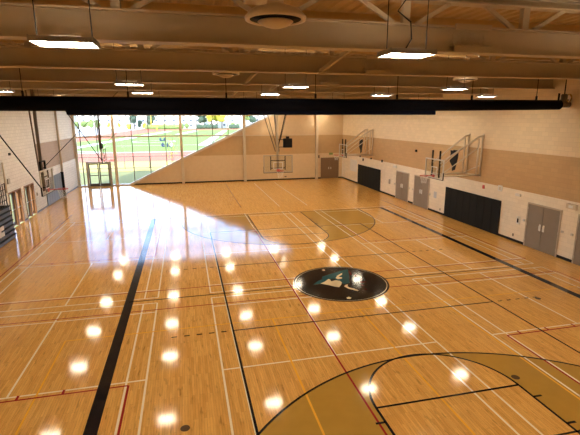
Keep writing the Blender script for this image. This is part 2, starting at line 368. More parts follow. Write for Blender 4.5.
tag(MB().box((-5.7,YF-.05,4.55),(.07,YF-.001,4.62)).box((.33,YF-.05,4.55),(7.65,YF-.001,4.62)).build('trim_7', 'column_paint'), kind='structure')
tag(MB().box((XL,YF-.1,0),(-11.0,YF+.35,.10)).build('trim_8', 'sill_trim'), kind='structure')
# -- the great window: frame, mullions, panes
wn = empty('window_1', (XL, YF+.15, 0), kind='structure')
mb = MB().box((XL,YF+.02,0),(XL+.22,YF+.24,ZC)).box((XL,YF+.06,ZC-.12),(7.3,YF+.2,ZC+.2)); mb.build('window_frame', 'sill_trim', wn)
xs = [-15.1+.03, -13.63, -12.1, -10.52, -8.97, -7.43, -5.95, -4.42, -2.89, -1.36, .17, 1.67, 3.2, 4.73, 6.2]
for x in xs:
    z0 = max(.1, rz_(x)+.1)
    MB().box((x-.035, YF+.06, z0),(x+.035, YF+.18, ZC-.1)).build('mullion', 'mullion_bronze', wn)
for zt in (4.62, ZC-2.0):
    MB().box((max(XL+.2, XL), YF-.02, zt-.07),(zt/SL-11.1, YF+.16, zt+.07)).build('transom', 'column_paint', wn)
xe = [XL+.2]+xs+[7.3]
for i, (a, b) in enumerate(zip(xe, xe[1:])):
    zl, zr = max(.1, rz_(a)+.1), max(.1, rz_(b)+.1)
    if zr >= ZC-.15: zr = ZC-.15
    pts = [(a, zl), (b, zr), (b, ZC-.12), (a, ZC-.12)]
    if zl > ZC-.3: continue
    if zr > ZC-.2: pts = [(a, zl), (b, ZC-.13), (a, ZC-.12)]
    MB().prism([(x, YF+.12, z) for x, z in pts], (0,.012,0)).build('pane', 'window_glass', wn)
# vestibule doors inside the window
dd = empty('door_1', (-13.65, YF-.1, 0), kind='structure')
MB().box((-14.75,YF-.2,0),(-14.57,YF,2.32)).box((-12.72,YF-.2,0),(-12.54,YF,2.32)).box((-14.57,YF-.2,2.18),(-12.72,YF,2.32)).build('door_frame', 'grey_steel', dd)
for x0, x1 in ((-14.55,-13.68),(-13.62,-12.74)):
    MB().box((x0,YF-.13,.02),(x0+.09,YF-.08,2.16)).box((x1-.09,YF-.13,.02),(x1,YF-.08,2.16)).box((x0+.09,YF-.13,2.06),(x1-.09,YF-.08,2.16)).box((x0+.09,YF-.13,.02),(x1-.09,YF-.08,.27)).box((x0+.09,YF-.13,1.0),(x1-.09,YF-.08,1.07)).build('door_leaf', 'mullion_bronze', dd)
# -- ceiling: corrugated deck
mb = MB(); y0, y1 = YN, YF+.4; p = .30; x = XL-.3; prof = []
while x < XR+.3:
    prof += [(x, ZC+.04), (x+.10, ZC+.04), (x+.15, ZC), (x+.25, ZC)]; x += p
vv = [[mb.bm.verts.new((a, yy, b)) for a, b in prof] for yy in (y0, y1)]
for i in range(len(prof)-1): mb.bm.faces.new((vv[0][i], vv[0][i+1], vv[1][i+1], vv[1][i]))
mb.mi('deck_paint'); mb.box((XL-.3,YN-.3,ZC+.12),(XR+.3,YF+3.0,ZC+.4), 'deck_paint')
tag(mb.build('ceiling'), kind='structure')

# ------------------------------------------------------------------ doors on the right wall
def dbl_door(n, y0, y1, mleaf='door_grey', plates=True):
    d = empty('door_%d' % n, (XR, (y0+y1)/2, 0), kind='structure'); x = XR; yc = (y0+y1)/2; h = 2.13
    MB().box((x-.05,y0-.06,0),(x-.001,y0,h+.06)).box((x-.05,y1,0),(x-.001,y1+.06,h+.06)).box((x-.05,y0,h),(x-.001,y1,h+.06)).build('door_frame', 'door_frame' if plates else mleaf, d)
    for a, b, s in ((y0, yc-.006, -1), (yc+.006, y1, 1)):
        lf = MB().box((x-.035,a+.005,.012),(x-.004,b-.005,h-.005)).build('door_leaf', mleaf, d, bevel=.003)
        yy = yc + s*.11
        MB().box((x-.045,yy-.05,.95),(x-.036,yy+.05,1.27)).tube([(x-.045,yy,1.0),(x-.10,yy,1.0),(x-.10,yy,1.22),(x-.045,yy,1.22)], .012).build('handle', 'white_plate' if plates else 'steel', lf)
        for hz in (.25, 1.05, 1.85): MB().tube([(x-.04,(a if s < 0 else b)+.0,hz),(x-.04,(a if s < 0 else b),hz+.12)], .012).build('hinge', 'steel', lf)
    return d
dbl_door(2, .72, 2.62); dbl_door(3, 11.8, 13.75); dbl_door(4, 14.7, 16.62); dbl_door(5, -2.2, -.27)
# far wall brown double door
d = empty('door_6', (9.3, YF, 0), kind='structure')
MB().box((8.30,YF-.05,0),(8.37,YF-.001,2.2)).box((10.22,YF-.05,0),(10.29,YF-.001,2.2)).box((8.37,YF-.05,2.13),(10.22,YF-.001,2.2)).build('door_frame', 'door_brown', d)
for a, b, s in ((8.38,9.29,-1),(9.30,10.21,1)):
    lf = MB().box((a,YF-.035,.01),(b,YF-.004,2.125)).build('door_leaf', 'door_brown', d, bevel=.003)
    hx = 9.295+s*.12
    MB().box((hx-.04,YF-.045,.98),(hx+.04,YF-.036,1.2)).tube([(hx,YF-.045,1.0),(hx,YF-.09,1.0),(hx,YF-.09,1.18),(hx,YF-.045,1.18)], .012).build('handle', 'steel', lf)
# left wall oak and glass doors
for n, (y0, y1) in ((7, D1), (8, D2)):
    d = empty('door_%d' % n, (XL, (y0+y1)/2, 0), kind='structure'); yc = (y0+y1)/2
    MB().box((XL-.28,y0,0),(XL+.03,y0+.09,DH)).box((XL-.28,y1-.09,0),(XL+.03,y1,DH)).box((XL-.28,y0+.09,DH-.07),(XL+.03,y1-.09,DH)).box((XL-.2,yc-.05,0),(XL+.02,yc+.05,DH-.07)).build('door_frame', 'oak', d)
    for a, b in ((y0+.1, yc-.06), (yc+.06, y1-.1)):
        lf = MB().box((XL-.16,a,.02),(XL-.11,a+.12,DH-.08)).box((XL-.16,b-.12,.02),(XL-.11,b,DH-.08)).box((XL-.16,a+.12,DH-.2),(XL-.11,b-.12,DH-.08)).box((XL-.16,a+.12,.02),(XL-.11,b-.12,.25)).build('door_leaf', 'mullion_bronze' if a < yc else 'oak', d)
        MB().box((XL-.14,a+.12,.25),(XL-.13,b-.12,DH-.2)).build('pane', 'window_glass', lf)
        MB().tube([(XL-.10,a+.05,1.0),(XL-.05,a+.05,1.0),(XL-.05,b-.05,1.0),(XL-.10,b-.05,1.0)], .018).build('push_bar', 'steel', lf)

# ------------------------------------------------------------------ roof trusses
def truss(y, idx, posts=True):
    t = empty('roof_truss', (XL, y, 7.5), 'cream steel roof truss spanning the hall, %s from the camera end' % ORD[idx], 'roof truss', 'roof trusses across the hall')
    x0, x1 = XL+.01, XR-.01
    MB().box((x0,y-.16,7.5),(x1,y+.16,7.53)).box((x0,y-.008,7.53),(x1,y+.008,7.97)).box((x0,y-.15,7.97),(x1,y+.15,8.0)).build('lower_beam', 'beam_paint', t)
    MB().box((x0,y-.13,8.42),(x1,y+.13,8.45)).box((x0,y-.008,8.45),(x1,y+.008,8.58)).box((x0,y-.13,8.58),(x1,y+.13,8.61)).build('upper_chord', 'beam_paint', t)
    pxs = [-14.6,-11.95,-9.3,-6.62,-3.95,-1.33,1.37,4.05,6.75,9.4]
    for x in pxs: MB().box((x-.075,y-.06,8.0),(x+.075,y+.06,8.42)).build('post', 'beam_paint', t)
    for x in pxs:
        MB().beam((x-.25,y,8.02),(x-.95,y,8.42),.06,.08).build('diagonal', 'beam_paint', t)
        MB().beam((x+.25,y,8.02),(x+.95,y,8.42),.06,.08).build('diagonal', 'beam_paint', t)
    for xsp in (.08,):
        mb = MB().box((xsp-.42,y-.175,7.63),(xsp+.42,y-.009,7.66)).box((xsp-.40,y-.20,7.5),(xsp+.40,y-.14,7.62)).box((xsp-.40,y-.19,7.93),(xsp+.40,y-.14,8.03))
        for i in range(8):
            for zz in (7.7,7.76,7.82,7.88): mb.tube([(xsp-.35+i*.1,y-.008,zz),(xsp-.35+i*.1,y-.03,zz)], .012, 6)
        mb.build('splice_plate', 'beam_paint', t)
ys = [-15.7, -11.25, -6.8, -2.35, 2.1, 6.5, 10.9, 15.3, 19.7, 24.1]
for i, y in enumerate(ys): truss(y, i)
# diagonal kicker braces and added ochre strips standing in for the lit deck
for i, y in enumerate(ys[:-1]):
    yn = ys[i+1]; ym = (y+yn)/2
    jo = MB().box((XL+.01,ym-.3,8.36),(XR-.01,ym-.24,8.6)).build('lit_deck_strip', 'lit_deck_ochre')
    tag(jo, 'added ochre strip for the lit deck in the %s bay from the camera end' % ORD[i], 'lit deck strip', 'lit deck strips between the roof trusses')
for i, (y, x) in enumerate(((-2.35,-1.75),(2.1,-3.3),(6.5,-1.5),(-6.8,4.6),(10.9,-2.8))):
    o = MB().beam((x,y-.3,7.53),(x+.45,y-1.55,7.99),.09,.09).box((x-.1,y-.4,7.46),(x+.15,y-.16,7.5)).build('kicker_brace', 'beam_paint')
    tag(o, 'short cream brace rising from the truss flange, %s of its kind from the camera' % ORD[[1,2,3,0,4][i]], 'brace', 'kicker braces between the trusses')

# ------------------------------------------------------------------ air diffusers and duct
def diffuser(px, py, s, lab, z=7.6, duct=False):
    p = at(px, py, 2, z)
    t = empty('air_diffuser', (p.x, p.y, z), lab, 'air diffuser', 'round ceiling diffusers')
    c = (p.x, p.y, z)
    MB().lathe([(.13*s,.30),(.14*s,.20),(.40*s,.13),(.50*s,.04),(.49*s,.0),(.43*s,.0),(.42*s,.03),(.34*s,.10),(.14*s,.17)], c, 32).build('outer_cone', 'duct_white', t)
    MB().lathe([(.0,-.10),(.10*s,-.095),(.20*s,-.07),(.29*s,-.02),(.28*s,-.01),(.12*s,-.01),(0,-.01)], c, 32).build('inner_cone', 'duct_white', t)
    MB().tube([(c[0],c[1],z+.2),(c[0],c[1],8.01 if duct else 8.60)], .13*s, 20).build('neck', 'duct_white', t)
    MB().lathe([(.0,.012),(.415*s,.012),(.40*s,.03),(0,.03)], c, 32).build('recess_shade', 'black_rubber_and_shade', t)  # black disc painting the shade inside the diffuser recess
    MB().tube([(c[0],c[1],z-.02),(c[0],c[1],z+.02)], .03, 8).build('stem', 'duct_white', t)
    return p
p = diffuser(275.5, 20.5, .86, 'large round air diffuser near the front beam, top centre of the photo', 7.55, True)
o = MB().box((p.x-.28,p.y-1.5,8.02),(p.x+.28,p.y+1.2,8.4)).build('air_duct', 'duct_white', bevel=.01); tag(o, 'rectangular cream duct above the large round diffuser', 'duct')
for q, lab in (((226,74.5),'round air diffuser in line behind the large one'), ((210,96.5),'small far round diffuser just above the black curtain roll, left of centre'), ((57,95),'round diffuser above the left end of the black curtain roll'), ((465,80),'round diffuser behind the long light on the right')): diffuser(*q, .86, lab)

# ------------------------------------------------------------------ lights
def make_light(loc):
    t = empty('ceiling_light', loc); x, y, z = loc
    mb = MB().box((x-.37,y-.26,z-.01),(x+.37,y-.245,z+.06)).box((x-.37,y+.245,z-.01),(x+.37,y+.26,z+.06)).box((x-.39,y-.26,z-.01),(x-.37,y+.26,z+.07)).box((x+.37,y-.26,z-.01),(x+.39,y+.26,z+.07))
    for k in range(5): mb.box((x-.37,y-.265+k*.12,z+.04),(x+.37,y-.265+k*.12+.075,z+.05))
    mb.box((x-.2,y-.06,z+.05),(x+.2,y+.06,z+.1)); mb.build('housing', 'lamp_housing', t)
    for k in range(3):
        yy = y-.165+k*.165
        MB().box((x-.365,yy-.055,z),(x+.365,yy+.055,z+.02)).build('light_tube', 'tube_light', t)
    for s in (-.34, .34): MB().tube([(x+s,y,z+.07),(x+s,y,z+.6),(x+s,y,8.6)], .008, 6).build('cable', 'steel_black', t)
    return t
cols = {0:-12.0, 1:-7.1, 2:-2.1, 3:2.85, 4:8.12}
rows = [-13.2, -8.4, -1.15, 3.2, 8.8, 13.1, 17.9, 23.8, 28.0]
spec = {(1,1):'long high bay light nearest the camera on the left, top left of the photo', (1,2):'long high bay light nearest the camera on the right, in front of the first truss',
        (2,1):'second high bay light on the left, in line behind the top left one', (2,2):'high bay light hanging just above the curtain roll, middle of the photo',
        (2,3):'second row high bay light on the right, before the rolled curtain', (3,1):'small far high bay light left, just above the curtain roll',
        (3,2):'small far high bay light left of the central one, above the curtain roll', (3,3):'small far high bay light right of the photo centre above the curtain roll', (3,4):'rightmost small far high bay light above the curtain roll',
        (3,0):'leftmost high bay light, cut by the photo edge above the curtain roll'}
proto = None
for r, y in enumerate(rows):
    for c in range(5):
        if r == 2 and c in (0, 4): continue
        loc = Vector((cols[c] + (.75 if (r, c) == (2, 3) else 0), y, 7.2))
        if proto is None: proto = make_light((0,0,7.2)); o = proto
        else: o = copy_tree(proto)
        o.location = loc
        if (r, c) in spec: tag(o, spec[(r, c)], 'ceiling light', 'high bay lights')
        elif r >= 4: tag(o, '%s high bay light in the %s row beyond the curtain, reflected in the floor' % (['leftmost','left','middle','right','rightmost'][c], ORD[r-4]), 'ceiling light', 'high bay lights beyond the curtain')
        else: tag(o, '%s unseen high bay light added for lighting, row %s' % (['leftmost','left','middle','right','rightmost'][c], ['behind the camera','nearest in front of the camera','',''][r]), 'ceiling light', 'unseen high bay lights added for lighting')  # lamps out of view, put in to light the hall
# electric cord of the right light
o = MB().tube([(-1.62,-8.4,8.6),(-1.62,-8.4,8.05),(-2.15,-8.4,8.02),(-2.28,-8.4,7.85),(-2.05,-8.4,7.7),(-2.02,-8.4,7.45),(-2.12,-8.4,7.29)], .013, 6).build('power_cord', 'steel_black')
tag(o, 'thin black power cord looping down to the right front light', 'cord')

# ------------------------------------------------------------------ the rolled divider curtain
YC = 1.0
t = empty('divider_curtain', (-2.5, YC, 6.55), 'black divider curtain rolled up on its long overhead tube across the hall', 'curtain')
mb = MB().tube([(XL+.3,YC,6.72),(-8,YC,6.72),(0,YC,6.70),(10.1,YC,6.77)], [.235,.235,.24,.2], 28); mb.build('curtain_roll', 'black_vinyl', t)
MB().box((-9.35,YC-.13,6.36),(4.15,YC+.13,6.52)).build('lower_fold', 'navy_vinyl', t, bevel=.03)
for x in (-14, -10.6, -7.4, -4.1, -.8, 2.5, 5.8, 8.9): MB().box((x-.03,YC-.03,6.95),(x+.03,YC+.03,7.12)).tube([(x,YC,7.1),(x,YC,8.42)], .012, 6).build('hanger', 'steel_black', t)
mt = empty('curtain_winch', (10.4, YC, 6.75), 'dark winch motor with yellow cord at the right end of the curtain roll', 'winch')
MB().lathe([(0,0),(.13,0),(.13,.2),(.09,.24),(0,.24)], (10.3,YC,6.98), 16).box((10.2,YC-.1,6.88),(10.45,YC+.1,7.0)).build('motor', 'tube_brown', mt)
MB().tube([(10.24,YC,6.78),(10.60,YC,6.78)], .12, 16).build('gear_box', 'tube_brown', mt)
mb = MB()
for k in range(6):
    mb.tube([(10.52+(.02*k-.05)+.13*math.cos(a), YC-.1+.03*k, 7.05+.17*math.sin(a)) for a in [2*math.pi*i/16 for i in range(17)]], .014, 6)
mb.build('cord_coil', 'yellow_cord', mt)
MB().box((10.0,YC-.03,6.97),(10.05,YC+.03,7.25)).tube([(10.3,YC,7.2),(10.3,YC,8.6)],.02,6).box((10.58,YC-.03,6.74),(10.675,YC+.03,6.82)).build('bracket', 'steel_black', mt)

# ------------------------------------------------------------------ basketball hoops (local frame: board faces -y, rim towards -y, origin on floor under the rim)
def hoop_core(t, frame='frame_silver'):
    """board plane at y=+.61"""
    bd = MB().box((-.90,.605,2.92),(.90,.62,3.95)).build('backboard', 'board_glass', t, world=False)
    MB().box((-.94,.58,2.89),(.94,.64,2.94)).box((-.94,.58,3.93),(.94,.64,3.99)).box((-.94,.58,2.94),(-.885,.64,3.93)).box((.885,.58,2.94),(.94,.64,3.93)).build('board_frame', frame, bd, world=False)
    MB().box((-.305,.60,3.10),(.305,.604,3.14)).box((-.305,.60,3.51),(.305,.604,3.55)).box((-.305,.60,3.14),(-.265,.604,3.51)).box((.265,.60,3.14),(.305,.604,3.51)).build('target_square', 'target_white', bd, world=False)
    MB().box((-.93,.585,2.86),(.93,.65,2.915)).box((-.945,.585,2.86),(-.915,.65,3.28)).box((.915,.585,2.86),(.945,.65,3.28)).build('edge_padding', 'steel_black', bd, world=False)
    mb = MB().torus((0,0,3.05), .23, .017, 28, 6).box((-.12,.2,3.03),(.12,.6,3.05)).box((-.1,.585,2.93),(.1,.603,3.1)); rm = mb.build('rim', 'rim_orange', t, world=False)
    mb = MB(); n = 12
    for k in range(n):
        for s in (-1, 1):
            P = []
            for i in range(6):
                a = 2*math.pi*(k+s*i*.5)/n; rr = .225-.022*i if i < 4 else .14
                P.append((rr*math.cos(a), rr*math.sin(a), 3.04-.085*i))
            mb.tube(P, .0035, 4, None, False)
    mb.build('net', 'net_white', rm, world=False)
def ceiling_hoop(name, loc, rz, label, mastmat='tube_cream', lean=0, scoreboard=False):
    t = empty(name, loc, label, 'basketball hoop', 'basketball hoops', rz=rz)
    hoop_core(t, 'grey_steel' if rz == 0 else 'frame_silver')
    MB().tube([(0,.78,3.0),(0,.78,8.62)], .07, 12).build('mast', mastmat, t, world=False)
    MB().box((-.49,.64,3.05),(-.44,.70,3.93)).box((.44,.64,3.05),(.49,.70,3.93)).box((-.44,.66,3.14),(.44,.72,3.18)).box((-.44,.66,3.62),(.44,.72,3.66)).build('mounting_frame', 'steel_black', t, world=False)
    return t
# main far hoop, board centre x=.1, y=12.1
t = ceiling_hoop('basketball_hoop', (.07, 11.45, 0), 0, 'glass backboard hanging from the roof before the far wall, with shot clock above')
for a, b in (((-.85,.9,7.45),(-.06,.8,4.5)), ((.85,.9,7.45),(.2,.8,4.9)), ((-.25,.9,7.45),(-.03,.8,4.6))): MB().tube([a, b], .022, 8).build('stay', 'tube_brown', t, world=False)
for s in (-1, 1): MB().tube([(s*.5,4.5,7.45),(s*.12,.85,4.2)], .03, 8).build('rear_brace', 'tube_brown', t, world=False)
MB().box((-.95,.84,6.6),(.95,.92,6.68)).build('cross_bar', 'tube_cream', t, world=False)
for x_ in (-.85, .85): MB().tube([(x_,.88,6.66),(x_,.88,8.62)], .03, 8).build('hanger', 'tube_cream', t, world=False)
MB().tube([(.0,.8,4.3),(.55,.8,6.6)], .03, 8).build('stay', 'steel_black', t, world=False)
t2 = empty('shot_clock', (.8, 12.25, 4.4), 'black shot clock box on arms above the far hoop', 'shot clock')
MB().box((.49,12.35,4.42),(1.07,12.55,5.0)).build('clock_case', 'steel_black', t2, bevel=.02)
MB().box((.68,12.4,5.0),(.88,12.5,5.13)).build('horn', 'steel_black', t2)
for z in (4.47, 4.93): MB().box((.0,12.305,z-.02),(.54,12.35,z+.02)).build('arm', 'steel_black', t2)
# side hoops on the left, hung from the roof, boards facing right (+x): local -y -> +x means rz = +90deg
for (yy, lab) in ((7.0, 'nearer left side hoop with glass board, hung on brown poles before the oak doors'), (22.2, 'far left side hoop seen edge on against the big window')):
    t = ceiling_hoop('basketball_hoop', (-11.3, yy, 0), math.pi/2, lab, 'tube_brown')
    # local x -> world y ; local y -> world -x
    MB().tube([(-.55,.85,7.45),(-.12,.85,3.9)], .035, 8).build('stay', 'tube_brown', t, world=False)
    MB().tube([(.5,.85,7.45),(.12,.85,3.9)], .035, 8).build('stay', 'tube_brown', t, world=False)
    MB().tube([(0,3.4,7.45),(-.2,.75,3.0)], .03, 8).build('rear_brace', 'steel_black', t, world=False)
    MB().tube([(.0,-2.8,7.45),(.0,.75,4.0)], .014, 6).build('front_cable', 'steel_black', t, world=False)
    MB().box((-.36,.68,3.9),(-.30,.76,4.35)).box((.30,.68,3.9),(.36,.76,4.35)).box((-.36,.68,4.32),(.36,.76,4.37)).build('upper_bracket', 'steel_black', t, world=False)
# wall mounted hoops on the right wall, boards facing left (-x): rz = -90deg ; local y -> world +x, local x -> world -y
for (yy, lab) in ((7.15, 'nearer right wall hoop with glass board on a cream tube truss'), (22.15, 'farther right wall hoop with glass board near the corner')):
    t = empty('basketball_hoop', (7.5, yy, 0), lab, 'basketball hoop', 'basketball hoops', rz=-math.pi/2)
    hoop_core(t); D = XR-7.5
    for s in (-1, 1):
        a = s*.63
        MB().tube([(a,D-.05,3.02),(a,D-.05,5.24)], .045, 8).build('wall_post', 'tube_cream', t, world=False)
        MB().tube([(a,D-.28,3.02),(a,D-.28,5.1)], .045, 8).build('front_post', 'tube_cream', t, world=False)
        MB().tube([(a,D-.01,5.24),(a,D-.25,5.22),(s*.38,.72,3.75)], .055, 8).build('upper_arm', 'tube_cream', t, world=False)
        MB().tube([(a,D-.01,3.05),(s*.38,.72,3.05)], .05, 8).build('lower_arm', 'tube_cream', t, world=False)
        MB().tube([(a,D-.28,4.6),(s*.38,.72,3.05)], .03, 8).build('diagonal', 'tube_cream', t, world=False)
        MB().box((a-.06,D-.03,5.1),(a+.06,D-.002,5.36)).box((a-.06,D-.03,2.95),(a+.06,D-.002,3.15)).build('wall_plate', 'tube_cream', t, world=False)
        MB().box((s*.38-.03,.66,2.95),(s*.38+.03,.74,4.45)).build('board_upright', 'steel_black', t, world=False)
    MB().tube([(-.63,D-.12,3.05),(.63,D-.12,3.05)], .03, 8).tube([(-.63,D-.28,3.05),(.63,D-.12,3.6)], .03, 8).build('cross_tube', 'tube_cream', t, world=False)
# black cut panels on the tan band
for (y0, lab) in ((9.15, 'black notched panel on the tan band behind the nearer right hoop'), (24.2, 'black notched panel on the tan band behind the farther right hoop')):
    o = MB().prism([(XR-.03,y0+.42,4.27),(XR-.03,y0+.20,4.25),(XR-.03,y0+.05,4.30),(XR-.03,y0-.42,4.30),(XR-.03,y0-.38,3.8),(XR-.03,y0-.2,3.1),(XR-.03,y0+.1,3.0),(XR-.03,y0+.12,3.3),(XR-.03,y0+.40,3.55),(XR-.03,y0+.42,3.9),(XR-.03,y0+.36,4.05)], (.028,0,0)).build('wall_panel', 'steel_black')
    tag(o, lab, 'wall panel', 'black panels behind the right hoops')

# ------------------------------------------------------------------ wall pads
def pads(n, y0, y1, x, z1, mm, lab, grp, sgn, dark_first=False):
    w_ = (y1-y0)/n
    for i in range(n):
        a, b = y0+i*w_+.006, y0+(i+1)*w_-.006
        xa, xb = (x-.06, x-.002) if sgn < 0 else (x+.002, x+.06)
        o = MB().box((xa,a,.06),(xb,b,z1)).build('wall_pad', mm, bevel=.015)
        tag(o, lab % ORD[i], 'wall pad', grp)
pads(8, 4.55, 9.72, XR-.012, 1.92, 'pad_black', '%s panel from the camera end in the black wall pads by the near right doors', 'black wall pads under the nearer right hoop', -1)
pads(8, 19.6, 24.68, XR-.012, 1.92, 'pad_black', '%s panel from the camera end in the black wall pads near the far right corner', 'black wall pads under the farther right hoop', -1)
pads(7, 19.45, 23.7, XL+.012, 2.0, 'pad_grey', '%s panel from the camera end in the grey wall pads on the left wall', 'grey wall pads on the left wall', 1)
o = MB().box((XL+.005,23.72,.05),(XL+.22,23.92,2.05)).build('edge_pad', 'black_rubber_and_shade', bevel=.02); tag(o, 'black upright pad on the post at the end of the grey wall pads', 'pad')
o = MB().tube([(XL+.14,23.82,2.05),(XL+.14,23.82,7.5)], .09, 14).build('steel_column', 'tube_cream'); tag(o, 'slim cream steel column rising from the black edge pad on the left wall', 'column')
o = MB().tube([(XL+.1,12.2,2.2),(XL+.1,12.2,3.9)], .05, 12).build('wall_pipe', 'tube_cream'); tag(o, 'short cream pipe on the left wall above the bleacher railing', 'pipe')

# ------------------------------------------------------------------ bleacher on the left
t = empty('folding_bleacher', (-15.1, 6.5, 0), 'grey folded bleacher stack against the left wall, cut by the photo edge', 'bleacher')
xf = -14.72; y0, y1 = 2.0, 10.35
for k in range(7):
    z0 = .05+k*.25
    MB().box((xf-.0-.02*k, y0, z0),(XL+.03, y1, z0+.20)).build('bleacher_row', 'bleacher_grey', t, bevel=.012)
    MB().box((xf+.06-.02*k, y0+.02, z0+.20),(XL+.04, y1-.02, z0+.25)).build('row_gap_shade', 'black_rubber_and_shade', t)  # solid black strip painted as the shade between two rows
MB().box((xf+.055,8.15,.55),(xf+.09,8.75,.75)).box((xf+.055,8.15,.85),(xf+.09,8.75,1.05)).box((xf+.055,8.15,.75),(xf+.085,8.4,.85)).build('pull_handle', 'tube_cream', t)
t = empty('guard_railing', (-14.9, 6.5, 1.85), 'black guard railing standing on the folded bleacher', 'railing')
for i in range(7):
    y = 4.4+i*.983
    MB().tube([(-14.9,y,1.8),(-14.9,y,3.0)], .025, 8).build('rail_post', 'steel_black', t)
for z in (2.1,2.38,2.66,2.95): MB().tube([(-14.9,4.4,z),(-14.9,10.3,z)], .02, 8).build('rail', 'steel_black', t)
for i in range(24): MB().box((-14.93,4.5+i*.24,1.8),(-14.90,4.54+i*.24,2.9)).build('baluster', 'steel_black', t)

# ------------------------------------------------------------------ small fittings on the walls
def plate(name, y, z, wy, wz, mm, lab, cat, d=.03, grp=None, lens=None):
    t = MB().box((XR-d,y-wy/2,z-wz/2),(XR-.001,y+wy/2,z+wz/2)).build(name, mm, bevel=.004); tag(t, lab, cat, grp)
    if lens: MB().box((XR-d-.012,y-wy*.22,z-wz*.3),(XR-d-.001,y+wy*.22,z+wz*.25)).build('inset', lens, t)
plate('wall_phone', 3.2, 1.16, .2, .38, 'white_plate', 'white wall phone box left of the near grey double doors', 'wall box', .06, lens='steel_black')
plate('door_holder', 2.82, 1.25, .1, .1, 'steel', 'round steel door holder between the phone box and the near grey doors', 'door holder', .07)
plate('door_holder', .5, 1.24, .1, .1, 'steel', 'steel door holder just right of the near grey doors', 'door holder', .07)
plate('door_holder', -.02, 1.24, .1, .1, 'steel', 'steel door holder beside the grey door at the right photo edge', 'door holder', .07)
plate('wall_outlet', 3.48, .33, .08, .14, 'tube_brown', 'brown wall outlet low beside the near black pads', 'outlet', .02)
plate('emergency_light', 3.38, 2.44, .3, .12, 'white_plate', 'small twin emergency light above the wall phone', 'emergency light', .1)
plate('exit_light', .16, 2.46, .5, .22, 'tube_cream', 'cream box light above the near grey doors, at their right', 'light box', .12, lens='target_white')
plate('fire_strobe', 6.11, 2.44, .14, .2, 'rim_orange', 'small dark red fire strobe above the near black pads', 'fire strobe', .05)
plate('speaker_box', 4.74, 2.57, .28, .3, 'white_plate', 'cream square speaker box above the right end of the near black pads', 'speaker box', .06, lens='tube_cream')
plate('notice_sheet', 10.98, 1.17, .34, .42, 'house_grey', 'pale blue notice sheet beside the second grey doors', 'notice', .006)
plate('wall_outlet', 10.27, .31, .08, .14, 'tube_brown', 'brown wall outlet at the far end of the near black pads', 'outlet', .02)
plate('emergency_light', 16.95, 2.47, .5, .16, 'white_plate', 'twin emergency light above the far grey double doors', 'emergency light', .1)
plate('wall_box', 17.84, 1.15, .22, .38, 'grey_steel', 'grey wall box left of the far grey double doors', 'wall box', .06)
plate('door_holder', 16.86, 1.1, .1, .1, 'steel', 'steel door holder left of the far grey double doors', 'door holder', .07)
plate('door_holder', 14.5, 1.1, .1, .1, 'steel', 'steel door holder right of the far grey double doors', 'door holder', .07)
plate('door_holder', 13.97, 1.1, .1, .1, 'steel', 'steel door holder left of the middle grey double doors', 'door holder', .07)
plate('door_holder', 11.6, 1.1, .1, .1, 'steel', 'steel door holder right of the middle grey double doors', 'door holder', .07)
plate('whiteboard', 26.0, 1.65, 1.8, 1.15, 'white_plate', 'pale board on the white wall between the corner and the far black pads', 'board', .02)
plate('wall_sensor', 19.4, 2.69, .14, .2, 'steel_black', 'small black sensor above the right end of the far black pads', 'sensor', .08)
plate('wall_sensor', 23.5, 2.45, .14, .22, 'steel_black', 'small black sensor directly above the far black pads', 'sensor', .08)
plate('wall_sensor', 24.25, 2.72, .14, .16, 'steel_black', 'small black sensor below the farther notched panel', 'sensor', .08)
plate('wall_sensor', 21.7, 2.72, .14, .12, 'steel_black', 'small black sensor under the farther hoop truss', 'sensor', .08)
plate('wall_sensor', 13.77, 3.94, .16, .16, 'steel_black', 'small black camera alone on the tan band', 'sensor', .1)
plate('wall_sensor', 8.55, 2.78, .14, .12, 'steel_black', 'small black sensor below the nearer notched panel', 'sensor', .08)
o = MB().box((9.2,YF-.06,2.5),(9.6,YF-.001,2.72)).build('exit_sign', 'leaf_green'); tag(o, 'small green exit sign above the far brown doors', 'exit sign')
o = MB().box((7.93,YF-.36,2.2),(8.03,YF-.301,2.5)).build('wall_sensor', 'steel_black'); tag(o, 'small dark box on the column beside the far brown doors', 'sensor')
o = MB().box((4.35,YF-.03,.28),(4.55,YF-.001,.38)).build('wall_outlet', 'tube_brown'); tag(o, 'brown outlet low on the far wall right of the hoop', 'outlet')
def lplate(name, y, z, wy, wz, mm, lab, cat):
    o = MB().box((XL+.001,y-wy/2,z-wz/2),(XL+.06,y+wy/2,z+wz/2)).build(name, mm, bevel=.004); tag(o, lab, cat)
lplate('wall_box', 12.9, 2.75, .3, .3, 'grey_steel', 'grey box on the left wall above the nearer oak doors', 'wall box')
lplate('wall_sensor', 13.6, 4.25, .25, .14, 'steel_black', 'small black camera high on the left wall above the oak doors', 'sensor')
lplate('door_holder', 17.5, 1.25, .14, .2, 'grey_steel', 'grey switch plate right of the farther oak doors', 'switch')
lplate('wall_box', 21.6, 2.5, .22, .26, 'grey_steel', 'small grey box above the grey wall pads', 'wall box')

